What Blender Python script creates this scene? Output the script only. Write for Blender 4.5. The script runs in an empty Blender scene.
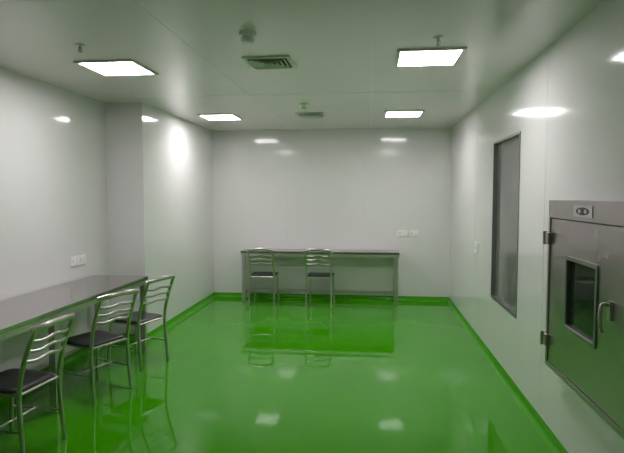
import bpy, bmesh, math
from mathutils import Vector, Matrix
sc=bpy.context.scene
COL=sc.collection
sc.view_settings.view_transform='Standard'
XR,XL,XN,YB,H,YP=1.215,-2.5285,-2.96,8.36,2.675,5.72
YK=-1.6
# ---------------- materials ----------------
def mat(name,color,rough=.5,metal=0,coat=0,coat_rough=.05,spec=.5,noise=None,bump=0,bscale=20,emit=None,estr=0,stretch=(1,1,1),ior=None,rvar=0,stint=None):
    m=bpy.data.materials.new(name); m.use_nodes=True
    nt=m.node_tree; b=nt.nodes['Principled BSDF']
    b.inputs['Base Color'].default_value=(*color,1)
    b.inputs['Roughness'].default_value=rough
    b.inputs['Metallic'].default_value=metal
    b.inputs['Coat Weight'].default_value=coat
    b.inputs['Coat Roughness'].default_value=coat_rough
    b.inputs['Specular IOR Level'].default_value=spec
    if ior: b.inputs['IOR'].default_value=ior
    if stint: b.inputs['Specular Tint'].default_value=(*stint,1)
    tc=nt.nodes.new('ShaderNodeTexCoord')
    mp=nt.nodes.new('ShaderNodeMapping'); mp.inputs['Scale'].default_value=stretch
    nt.links.new(tc.outputs['Object'],mp.inputs['Vector'])
    if noise:
        n=nt.nodes.new('ShaderNodeTexNoise'); n.inputs['Scale'].default_value=noise[0]; n.inputs['Detail'].default_value=4
        nt.links.new(mp.outputs[0],n.inputs['Vector'])
        r=nt.nodes.new('ShaderNodeValToRGB')
        a=noise[1]
        r.color_ramp.elements[0].position=.3; r.color_ramp.elements[1].position=.7
        r.color_ramp.elements[0].color=(*[c*(1-a) for c in color],1)
        r.color_ramp.elements[1].color=(*[min(1,c*(1+a)) for c in color],1)
        nt.links.new(n.outputs['Fac'],r.inputs['Fac']); nt.links.new(r.outputs[0],b.inputs['Base Color'])
        if rvar:
            mr=nt.nodes.new('ShaderNodeMapRange'); mr.inputs['From Min'].default_value=.3; mr.inputs['From Max'].default_value=.7
            mr.inputs['To Min'].default_value=rough-rvar; mr.inputs['To Max'].default_value=rough+rvar
            nt.links.new(n.outputs['Fac'],mr.inputs['Value']); nt.links.new(mr.outputs[0],b.inputs['Roughness'])
    if bump:
        n2=nt.nodes.new('ShaderNodeTexNoise'); n2.inputs['Scale'].default_value=bscale; n2.inputs['Detail'].default_value=2
        nt.links.new(mp.outputs[0],n2.inputs['Vector'])
        bp=nt.nodes.new('ShaderNodeBump'); bp.inputs['Strength'].default_value=bump; bp.inputs['Distance'].default_value=.01
        nt.links.new(n2.outputs['Fac'],bp.inputs['Height']); nt.links.new(bp.outputs[0],b.inputs['Normal'])
        if coat: nt.links.new(bp.outputs[0],b.inputs['Coat Normal'])
    if emit:
        b.inputs['Emission Color'].default_value=(*emit,1); b.inputs['Emission Strength'].default_value=estr
    return m
M_wall=mat('painted_panel_wall',(.80,.78,.785),rough=.10,spec=.5,noise=(.8,.015),bump=.03,bscale=2.5)
M_ceil=mat('painted_ceiling_panel',(.86,.785,.82),rough=.13,spec=.5,noise=(.8,.015),bump=.02,bscale=2)
M_floor=mat('green_epoxy_floor',(.052,.325,.002),rough=.018,spec=.5,noise=(1.2,.06),bump=.006,bscale=2.2,ior=1.44,stint=(.8,1,.5))
M_cove=mat('green_epoxy_cove',(.06,.35,.004),rough=.15,spec=.4,noise=(3,.05),ior=1.4)
M_steel=mat('brushed_stainless_steel',(.47,.42,.43),rough=.32,metal=1,noise=(1.6,.08),rvar=.05,bump=.02,bscale=3)
M_leg=mat('table_leg_steel',(.68,.60,.63),rough=.38,metal=1,noise=(4,.04))
M_top=mat('stainless_table_top',(.54,.51,.51),rough=.2,metal=1,noise=(3,.04),rvar=.03)
M_tube=mat('polished_steel_tube',(.64,.575,.60),rough=.28,metal=1,noise=(10,.05))
M_seat=mat('dark_seat_vinyl',(.03,.03,.032),rough=.35,noise=(20,.1))
M_dark=mat('dark_gap',(.03,.03,.03),rough=.6,noise=(5,.1))
M_glass=mat('grey_window_glass',(.20,.20,.195),rough=.02,spec=.9,noise=(1.1,.2))
M_pglass=mat('pass_box_glass',(.02,.023,.022),rough=.05,spec=.5,noise=(3,.2))
M_frame=mat('grey_aluminium_frame',(.24,.245,.24),rough=.35,metal=.6,noise=(8,.06))
M_white=mat('white_plastic',(.93,.92,.90),rough=.3,noise=(6,.01))
M_socket=mat('socket_slot',(.12,.12,.12),rough=.5,noise=(6,.02))
M_beige=mat('lamp_trim_white',(.72,.66,.60),rough=.4,noise=(6,.02))
M_vent=mat('vent_white_metal',(.7,.69,.66),rough=.4,noise=(6,.03))
M_seam=mat('joint_sealant',(.62,.61,.61),rough=.5,noise=(6,.03))
M_lamp=mat('lamp_diffuser',(.9,.9,.9),rough=.5,emit=(1,.96,.98),estr=32)
M_brass=mat('sprinkler_metal',(.5,.42,.36),rough=.3,metal=1,noise=(9,.1))
M_black=mat('black_print',(.02,.02,.02),rough=.4,noise=(9,.1))
# ---------------- mesh helpers ----------------
def addobj(name,me,m=None,parent=None,loc=(0,0,0)):
    o=bpy.data.objects.new(name,me); COL.objects.link(o); o.location=loc
    if m: me.materials.append(m)
    if parent: o.parent=parent
    return o
def bm_box(bm,lo,hi):
    r=bmesh.ops.create_cube(bm,size=1)
    c=[(a+b)/2 for a,b in zip(lo,hi)]; s=[b-a for a,b in zip(lo,hi)]
    for v in r['verts']: v.co=Vector((v.co.x*s[0]+c[0],v.co.y*s[1]+c[1],v.co.z*s[2]+c[2]))
def finish(bm,name,m,parent=None,bevel=0,smooth=False,loc=(0,0,0)):
    if bevel:
        bmesh.ops.bevel(bm,geom=list(bm.edges),offset=bevel,segments=2,profile=.7,affect='EDGES')
    bmesh.ops.recalc_face_normals(bm,faces=bm.faces)
    me=bpy.data.meshes.new(name); bm.to_mesh(me); bm.free()
    if smooth:
        for p in me.polygons: p.use_smooth=True
    return addobj(name,me,m,parent,loc)
def boxes(name,lst,m,parent=None,bevel=0,loc=(0,0,0)):
    bm=bmesh.new()
    for lo,hi in lst: bm_box(bm,lo,hi)
    return finish(bm,name,m,parent,bevel,loc=loc)
def catmull(pts,n=6):
    P=[Vector(p) for p in pts]
    if len(P)<3: return P
    P=[2*P[0]-P[1]]+P+[2*P[-1]-P[-2]]
    out=[]
    for i in range(1,len(P)-2):
        a,b,c,d=P[i-1:i+3]
        for k in range(n):
            t=k/n
            out.append(.5*((2*b)+(c-a)*t+(2*a-5*b+4*c-d)*t*t+(3*b-a-3*c+d)*t**3))
    out.append(P[-2]); return out
def bm_tube(bm,pts,r,seg=12,rz=None,smoothpath=True):
    P=catmull(pts) if smoothpath else [Vector(p) for p in pts]
    rings=[]; prev=None
    for i,p in enumerate(P):
        t=(P[min(i+1,len(P)-1)]-P[max(i-1,0)]).normalized()
        if prev is None:
            up=Vector((0,0,1)) if abs(t.z)<.9 else Vector((1,0,0))
        else: up=prev
        n=(up-t*up.dot(t)).normalized(); b=t.cross(n); prev=n
        r2=rz if rz else r
        rings.append([bm.verts.new(p+n*math.cos(2*math.pi*k/seg)*r2+b*math.sin(2*math.pi*k/seg)*r) for k in range(seg)])
    for a,b_ in zip(rings,rings[1:]):
        for k in range(seg): bm.faces.new((a[k],a[(k+1)%seg],b_[(k+1)%seg],b_[k]))
    bm.faces.new(rings[0]); bm.faces.new(rings[-1][::-1])
def bm_lathe(bm,prof,seg=24,axis='z',c=(0,0,0)):
    rings=[]
    for r,z in prof:
        rings.append([bm.verts.new(Vector(c)+Vector((r*math.cos(2*math.pi*k/seg),r*math.sin(2*math.pi*k/seg),z))) for k in range(seg)])
    for a,b in zip(rings,rings[1:]):
        for k in range(seg): bm.faces.new((a[k],a[(k+1)%seg],b[(k+1)%seg],b[k]))
    bm.faces.new(rings[0]); bm.faces.new(rings[-1][::-1])
def autosm(o,ang=40):
    me=o.data
    for p in me.polygons: p.use_smooth=True
    try: me.set_sharp_from_angle(angle=math.radians(ang))
    except Exception: pass
    return o
def thing(name,label,cat,loc,rot=0,group=None):
    e=bpy.data.objects.new(name,None); COL.objects.link(e); e.empty_display_size=.1
    e.location=loc; e.rotation_euler=(0,0,rot)
    e['label']=label; e['category']=cat
    if group: e['group']=group
    return e
def clone(src,loc,rot=0,label=None):
    e=src.copy(); COL.objects.link(e); e.location=loc; e.rotation_euler=(0,0,rot)
    if label: e['label']=label
    def rec(s,d):
        for ch in s.children:
            c=ch.copy(); COL.objects.link(c); c.parent=d; c.matrix_parent_inverse=ch.matrix_parent_inverse.copy()
            rec(ch,c)
    rec(src,e); return e
def struct(o): o['kind']='structure'; return o
# ---------------- room ----------------
T=.12
struct(boxes('floor',[((XN-T,YK-T,-.1),(XR+T,YB+T,0))],M_floor))
struct(boxes('ceiling',[((XN-T,YK-T,H),(XR+T,YB+T,H+.1))],M_ceil))
struct(boxes('wall_back',[((XL-.02,YB,0),(XR+T,YB+T,H))],M_wall))
struct(boxes('wall_front',[((XN-T,YK-T,0),(XR+T,YK,H))],M_wall))
bm=bmesh.new()
pts=[(XN,YK),(XN,YP),(XL,YP),(XL,YB),(XL,YB+T),(XN-T,YB+T),(XN-T,YK)]
lo=[bm.verts.new((x,y,0)) for x,y in pts]; hi=[bm.verts.new((x,y,H)) for x,y in pts]
n=len(pts)
for i in range(n): bm.faces.new((lo[i],lo[(i+1)%n],hi[(i+1)%n],hi[i]))
bm.faces.new(lo[::-1]); bm.faces.new(hi)
struct(finish(bm,'wall_left',M_wall))
WY0,WY1,WZ0,WZ1=4.56,5.48,.64,2.16
struct(boxes('wall_right',[((XR,YK,0),(XR+T,WY0,H)),((XR,WY1,0),(XR+T,YB,H)),((XR,WY0,0),(XR+T,WY1,WZ0)),((XR,WY0,WZ1),(XR+T,WY1,H))],M_wall))
def cove(name,path):
    hgt,dep=.07,.05
    prof=[]
    for k in range(9):
        a=math.pi/2*k/8
        prof.append((dep*(1-math.sin(a))+.003, hgt*(1-math.cos(a))+.002))
    prof=[(dep+.004,.001)]+prof[0:]+[(.0005,hgt+.003)]
    bm=bmesh.new(); rings=[]
    P=[Vector(p) for p in path]
    for i,p in enumerate(P):
        d0=(P[i]-P[i-1]).normalized() if i>0 else None
        d1=(P[i+1]-P[i]).normalized() if i<len(P)-1 else None
        if d0 is None: d0=d1
        if d1 is None: d1=d0
        n0=Vector((-d0.y,d0.x)); n1=Vector((-d1.y,d1.x))
        nn=(n0+n1); nn=nn/(1+n0.dot(n1)) 
        rings.append([bm.verts.new((p.x+nn.x*o,p.y+nn.y*o,z)) for o,z in prof])
    for a,b in zip(rings,rings[1:]):
        for k in range(len(prof)-1): bm.faces.new((a[k],a[k+1],b[k+1],b[k]))
    o=finish(bm,name,M_cove); autosm(o,50); return struct(o)
cove('baseboard_right',[(XR,YK),(XR,YB-.001)])
cove('baseboard_back',[(XR,YB),(XL,YB)])
cove('baseboard_left',[(XL,YB),(XL,YP),(XN,YP),(XN,YK)])
fr=.014
W=boxes('window_1',[((XR-.006,WY0-fr,WZ0-fr),(XR+.05,WY0+.008,WZ1+fr)),((XR-.006,WY1-.008,WZ0-fr),(XR+.05,WY1+fr,WZ1+fr)),
  ((XR-.006,WY0,WZ0-fr),(XR+.05,WY1,WZ0+.008)),((XR-.006,WY0,WZ1-.008),(XR+.05,WY1,WZ1+fr))],M_frame)
struct(W)
g=boxes('window_glass',[((XR+.03,WY0,WZ0),(XR+.045,WY1,WZ1))],M_glass,parent=W)
k=1
for x in (-1.25,.0):
    struct(boxes('trim_%d'%k,[((x-.002,YK,H-.001),(x+.002,YB,H+.01))],M_seam)); k+=1
for y in (2.7,5.4):
    struct(boxes('trim_%d'%k,[((XN,y-.002,H-.001),(XR,y+.002,H+.01))],M_seam)); k+=1
for x in (-1.32,-.1):
    struct(boxes('trim_%d'%k,[((x-.001,YB-.001,.09),(x+.001,YB+.01,H))],M_seam)); k+=1
for y in (3.9,6.4):
    struct(boxes('trim_%d'%k,[((XR-.001,y-.001,.09),(XR+.01,y+.001,H))],M_seam)); k+=1
# ---------------- ceiling lights ----------------
S=.426; h=S/2
lamp=thing('ceiling_panel_light','square white recessed LED ceiling panel light, switched on','ceiling light',(-2.24+h,3.93+h,H),group='recessed ceiling panel lights')
fw=.026
boxes('lamp_frame',[((-h-fw,-h-fw,-.014),(h+fw,-h,.0)),((-h-fw,h,-.014),(h+fw,h+fw,.0)),((-h-fw,-h,-.014),(-h,h,.0)),((h,-h,-.014),(h+fw,h,.0))],M_beige,parent=lamp)
boxes('lamp_diffuser',[((-h,-h,-.006),(h,h,-.001))],M_lamp,parent=lamp)
for x,y in ((.204,3.87),(-2.172,6.637),(.187,6.623)):
    clone(lamp,(x+h,y+h,H))
# ---------------- air vents ----------------
vent=thing('ceiling_air_vent','square white metal ceiling air diffuser with louvres','air vent',(-.78,4.11,H),group='ceiling air diffusers')
v=.18
boxes('vent_frame',[((-v,-v,-.012),(v,-v+.03,0)),((-v,v-.03,-.012),(v,v,0)),((-v,-v+.03,-.012),(-v+.03,v-.03,0)),((v-.03,-v+.03,-.012),(v,v-.03,0))],M_vent,parent=vent)
boxes('vent_recess',[((-v+.03,-v+.03,-.003),(v-.03,v-.03,0))],M_dark,parent=vent)
bm=bmesh.new()
for a in (.14,.105,.07,.035):
    b=a-.022
    o4=[bm.verts.new((sx*a,sy*a,-.018)) for sx,sy in ((-1,-1),(1,-1),(1,1),(-1,1))]
    i4=[bm.verts.new((sx*b,sy*b,-.004)) for sx,sy in ((-1,-1),(1,-1),(1,1),(-1,1))]
    for q in range(4): bm.faces.new((o4[q],o4[(q+1)%4],i4[(q+1)%4],i4[q]))
lv=finish(bm,'louver',M_vent,parent=vent)
sm=lv.modifiers.new('s','SOLIDIFY'); sm.thickness=.002
clone(vent,(-.76,6.8,H))
# ---------------- smoke detectors ----------------
sd=thing('smoke_detector','round white ceiling smoke detector with domed sensor','smoke detector',(-.78,3.36,H),group='ceiling smoke detectors')
bm=bmesh.new(); bm_lathe(bm,[(.055,0),(.055,-.012),(.05,-.02),(.036,-.022)]); autosm(finish(bm,'detector_base',M_white,parent=sd))
bm=bmesh.new(); bm_lathe(bm,[(.036,-.02),(.036,-.03),(.042,-.034),(.042,-.05),(.034,-.062),(.012,-.066)]); autosm(finish(bm,'sensor_dome',M_white,parent=sd))
clone(sd,(-.76,6.05,H))
# ---------------- sprinklers ----------------
sp=thing('fire_sprinkler','small metal pendant fire sprinkler head on the ceiling','sprinkler',(-1.98,3.5,H),group='ceiling sprinklers')
bm=bmesh.new(); bm_lathe(bm,[(.035,0),(.034,-.004),(.02,-.010),(.012,-.011)]); autosm(finish(bm,'escutcheon',M_vent,parent=sp))
bm=bmesh.new(); bm_lathe(bm,[(.009,-.008),(.009,-.025),(.006,-.027),(.004,-.045)],12)
bm_tube(bm,[(.007,0,-.02),(.014,0,-.035),(.003,0,-.052)],.002,6); bm_tube(bm,[(-.007,0,-.02),(-.014,0,-.035),(-.003,0,-.052)],.002,6)
autosm(finish(bm,'sprinkler_body',M_brass,parent=sp))
bm=bmesh.new(); bm_lathe(bm,[(.018,-.051),(.018,-.054)],16); finish(bm,'deflector',M_brass,parent=sp)
clone(sp,(.43,3.59,H))
# ---------------- tables ----------------
def table(name,label,x0,x1,y0,y1,zt,legs,stretch):
    cx,cy=(x0+x1)/2,(y0+y1)/2
    t=thing(name,label,'table',(cx,cy,0))
    X,Y=(x1-x0)/2,(y1-y0)/2
    boxes('table_top',[((-X,-Y,zt-.035),(X,Y,zt))],M_top,parent=t,bevel=.006)
    i=.006
    boxes('apron',[((-X+i,-Y+i,zt-.08),(X-i,-Y+i+.03,zt-.0355)),((-X+i,Y-i-.03,zt-.08),(X-i,Y-i,zt-.0355)),
                   ((-X+i,-Y+i+.03,zt-.08),(-X+i+.03,Y-i-.03,zt-.0355)),((X-i-.03,-Y+i+.03,zt-.08),(X-i,Y-i-.03,zt-.0355))],M_leg,parent=t)
    w=.05
    for lx in legs[0]:
        for ly in legs[1]:
            bm=bmesh.new(); bm_box(bm,(lx-cx-w/2,ly-cy-w/2,.02),(lx-cx+w/2,ly-cy+w/2,zt-.036))
            bm_lathe(bm,[(.014,.0),(.016,.003),(.010,.02)],12,c=(lx-cx,ly-cy,0))
            finish(bm,'leg',M_leg,parent=t)
    for lo,hi in stretch:
        boxes('stretcher',[((lo[0]-cx,lo[1]-cy,lo[2]),(hi[0]-cx,hi[1]-cy,hi[2]))],M_leg,parent=t)
    return t
table('steel_table','long stainless steel work table with two chairs against the far wall',-1.985,.43,7.95,8.33,.80,((-1.94,.385),(7.99,8.285)),
   [((-1.915,8.27,.12),(.36,8.30,.16)),((-1.955,8.015,.12),(-1.925,8.26,.16)),((.37,8.015,.12),(.40,8.26,.16))])
table('steel_table','long stainless steel work table with three chairs along the side wall',-2.945,-2.335,2.2,5.36,.80,((-2.88,-2.375),(2.27,3.72,5.315)),
   [((-2.895,2.30,.12),(-2.865,3.69,.16)),((-2.895,3.75,.12),(-2.865,5.285,.16))])
# ---------------- chairs ----------------
ch=thing('dining_chair','steel tube chair with curved slatted back beside side table','chair',(-2.29,3.15,0),math.radians(85),group='steel tube chairs')
def seatmesh():
    bm=bmesh.new()
    outl=[]
    r=.05
    cent=[(-.185+r,-.18+r,180),(.185-r,-.18+r,270),(.2-r,.2-r,0),(-.2+r,.2-r,90)]
    for x,y,a0 in cent:
        for k in range(6):
            a=math.radians(a0+90*k/5); outl.append((x+r*math.cos(a),y+r*math.sin(a)))
    layers=[(.97,.442),(1,.446),(1,.453),(.975,.459),(.8,.462),(.4,.459)]
    R=[[bm.verts.new((x*s,y*s,z)) for x,y in outl] for s,z in layers]
    n=len(outl)
    for a,b in zip(R,R[1:]):
        for k in range(n): bm.faces.new((a[k],a[(k+1)%n],b[(k+1)%n],b[k]))
    bm.faces.new(R[0][::-1]); bm.faces.new(R[-1])
    return bm
autosm(finish(seatmesh(),'seat',M_seat,parent=ch),50)
tr=.0145
for s in (-1,1):
    bm=bmesh.new(); bm_tube(bm,[(s*.19,-.215,0),(s*.185,-.195,.25),(s*.183,-.19,.45),(s*.182,-.225,.62),(s*.18,-.275,.76),(s*.176,-.31,.838)],tr)
    autosm(finish(bm,'leg',M_tube,parent=ch),60)
for s in (-1,1):
    bm=bmesh.new(); bm_tube(bm,[(s*.19,.2,0),(s*.18,.185,.2),(s*.175,.165,.441)],tr)
    autosm(finish(bm,'leg',M_tube,parent=ch),60)
def up(z):
    P=[(.45,-.19),(.62,-.225),(.76,-.275),(.85,-.315)]
    for (z0,y0),(z1,y1) in zip(P,P[1:]):
        if z<=z1: return y0+(y1-y0)*(z-z0)/(z1-z0)
    return P[-1][1]
bm=bmesh.new()
y=up(.845); w=.205
bm_tube(bm,[(-w,y+.01,.842),(-w*.55,y-.026,.858),(0,y-.038,.866),(w*.55,y-.026,.858),(w,y+.01,.842)],.009,12,rz=.02)
for z,rz in ((.768,.012),(.705,.012),(.64,.012)):
    y=up(z); w=.178
    bm_tube(bm,[(-w,y,z),(-w*.55,y-.026,z-.006),(0,y-.036,z+.010),(w*.55,y-.026,z-.006),(w,y,z)],.0055,10,rz=rz)
autosm(finish(bm,'backrest',M_tube,parent=ch),60)
bm=bmesh.new()
for s in (-1,1): bm_tube(bm,[(s*.186,-.2,.2),(s*.18,.184,.2)],.007,8,smoothpath=False)
bm_tube(bm,[(-.183,0,.2),(.183,0,.2)],.007,8,smoothpath=False)
autosm(finish(bm,'stretcher',M_tube,parent=ch),60)
bm=bmesh.new()
bm_tube(bm,[(-.183,-.188,.432),(-.176,.17,.432)],.010,8,smoothpath=False);bm_tube(bm,[(.183,-.188,.432),(.176,.17,.432)],.010,8,smoothpath=False)
bm_tube(bm,[(-.183,-.188,.432),(.183,-.188,.432)],.010,8,smoothpath=False);bm_tube(bm,[(-.176,.168,.432),(.176,.168,.432)],.010,8,smoothpath=False)
autosm(finish(bm,'seat_frame',M_tube,parent=ch),60)
clone(ch,(-2.30,4.17,0),math.radians(68),'steel tube chair with dark seat, between two others beside side table')
clone(ch,(-2.28,4.95,0),math.radians(72),'steel tube chair with dark seat at far end of side table')
clone(ch,(-1.61,7.94,0),0,'steel tube chair facing far wall table near its end')
clone(ch,(-.75,7.94,0),math.radians(-2),'steel tube chair facing middle of far wall table')
# ---------------- pass box ----------------
y0,y1,z0,z1=2.44,3.53,.565,1.62
YC=2.985
pb=thing('pass_box','stainless steel pass-through box with dark glass door mounted on the wall','pass box',(XR,YC,z0))
D=.09
def B(name,lst,m,parent,bevel=0):
    L=[]
    for (d0,a0,b0),(d1,a1,b1) in lst:
        L.append(((-d1,a0-YC,b0-z0),(-d0,a1-YC,b1-z0)))
    return boxes(name,L,m,parent,bevel)
B('body',[((.0,y0,z0),(.045,y1,z1)),((.045,y0,z0),(D,y0+.03,z1)),((.045,y1-.03,z0),(D,y1,z1)),((.045,y0+.03,z1-.11),(D,y1-.03,z1)),((.045,y0+.03,z0),(D,y1-.03,z0+.03))],M_steel,pb,.003)
dy0,dy1,dz0,dz1=y0+.034,y1-.036,z0+.036,z1-.116
wy0,wy1,wz0,wz1=2.80,3.20,.895,1.28
door=B('door',[((.045,dy0,dz0),(.082,wy0,dz1)),((.045,wy1,dz0),(.082,dy1,dz1)),((.045,wy0,dz0),(.082,wy1,wz0)),((.045,wy0,wz1),(.082,wy1,dz1))],M_steel,pb,.0015)
bm=bmesh.new()
def rr(hy,hz,r,n=6):
    o=[]
    for sy,sz,a0 in ((1,1,0),(-1,1,90),(-1,-1,180),(1,-1,270)):
        for k in range(n+1):
            a=math.radians(a0+90*k/n); o.append(((hy-r)*sy+r*math.cos(a),(hz-r)*sz+r*math.sin(a)))
    return o
wc=((wy0+wy1)/2-YC,(wz0+wz1)/2-z0); hy,hz=(wy1-wy0)/2,(wz1-wz0)/2
prof=[(.022,.082,.015),(.02,.09,.014),(.0,.09,.012),(-.004,.086,.012),(-.004,.06,.012)]
R=[[bm.verts.new((-d,wc[0]+a,wc[1]+b)) for a,b in rr(hy+o,hz+o,r)] for o,d,r in prof]
nn=len(R[0])
for a,b in zip(R,R[1:]):
    for q in range(nn): bm.faces.new((a[q],a[(q+1)%nn],b[(q+1)%nn],b[q]))
autosm(finish(bm,'window_trim',M_frame,parent=door),35)
B('window_glass',[((.055,wy0-.005,wz0-.005),(.065,wy1+.005,wz1+.005))],M_pglass,door)
for zc in (1.38,.73):
    bm=bmesh.new()
    bm_box(bm,(-.108,y1-YC-.06,zc-z0-.035),(-.082,y1-YC+.012,zc-z0+.035))
    bm_lathe(bm,[(.013,-.042),(.013,.042)],14,c=(-.105,y1-YC+.012,zc-z0))
    autosm(finish(bm,'hinge',M_steel,parent=door),40)
bm=bmesh.new()
yh=2.625-YC
bm_box(bm,(-.096,yh-.016,1.06-z0),(-.082,yh+.016,1.15-z0))
bm_tube(bm,[(-.09,yh,1.13-z0),(-.12,yh,1.135-z0),(-.132,yh,1.11-z0),(-.132,yh,1.04-z0),(-.122,yh,1.0-z0)],.009,12)
autosm(finish(bm,'handle',M_tube,parent=door),45)
pl=B('badge',[((D,2.85,1.533),(D+.004,3.10,1.595))],M_tube,pb,.001)
def disc(yc,ry,rz,dd,m,par):
    bm=bmesh.new()
    ring=[bm.verts.new((-(D+dd),yc-YC+ry*math.cos(a*math.pi/12),1.564-z0+rz*math.sin(a*math.pi/12))) for a in range(24)]
    ring2=[bm.verts.new((-(D+.003),v.co.y,v.co.z)) for v in ring]
    bm.faces.new(ring)
    for a in range(24): bm.faces.new((ring[a],ring[(a+1)%24],ring2[(a+1)%24],ring2[a]))
    return finish(bm,'indicator',m,parent=par)
disc(2.975,.09,.021,.0048,M_black,pl)
disc(2.935,.016,.011,.0056,M_tube,pl)
disc(3.015,.016,.011,.0056,M_tube,pl)
# ---------------- sockets ----------------
def socket(name,label,loc,w,hh,axis,n):
    t=thing(name,label,'socket' if 'socket' in name else 'switch',loc)
    def tr(u,d,z):
        return {'x+':(d,u,z),'x-':(-d,u,z),'y-':(u,-d,z)}[axis]
    def bx(nm,l,m,bv=0):
        L=[]
        for a,b in l:
            p,q=tr(*a),tr(*b); L.append((tuple(map(min,p,q)),tuple(map(max,p,q))))
        return boxes(nm,L,m,t,bv)
    bx('plate',[((-w/2,0,-hh/2),(w/2,.014,hh/2))],M_white,.002)
    for i in range(n):
        c=-w/2+w*(i+.5)/n
        if 'socket' in name and i%2==0:
            bx('socket_holes',[((c-.012,.0135,-.012),(c-.006,.0145,0)),((c+.006,.0135,-.012),(c+.012,.0145,0)),((c-.004,.0135,.008),(c+.004,.0145,.017))],M_socket)
        else:
            bx('rocker',[((c-.011,.014,-.022),(c+.011,.018,.022))],M_white,.001)
socket('wall_socket','white plastic switch and socket plate above side table',(XN,5.08,.99),.27,.095,'x+',4)
socket('wall_socket','white plastic socket plate beside another on far wall',(.49,YB,1.06),.16,.095,'y-',2)
socket('wall_socket','narrower white plastic socket plate beside another on far wall',(.665,YB,1.06),.14,.095,'y-',2)
socket('light_switch','small white switch plate on wall near window',(XR,6.25,1.05),.17,.12,'x-',2)
# ---------------- camera ----------------
cam=bpy.data.cameras.new('camera'); co=bpy.data.objects.new('camera',cam); COL.objects.link(co)
co.location=(0,0,1.65); co.rotation_euler=(math.pi/2-.0587,-.0,.1101)
cam.lens=36*531.75/624; cam.sensor_width=36
sc.camera=co
w=bpy.data.worlds.new('world'); sc.world=w; w.use_nodes=True
w.node_tree.nodes['Background'].inputs[0].default_value=(.02,.02,.02,1)
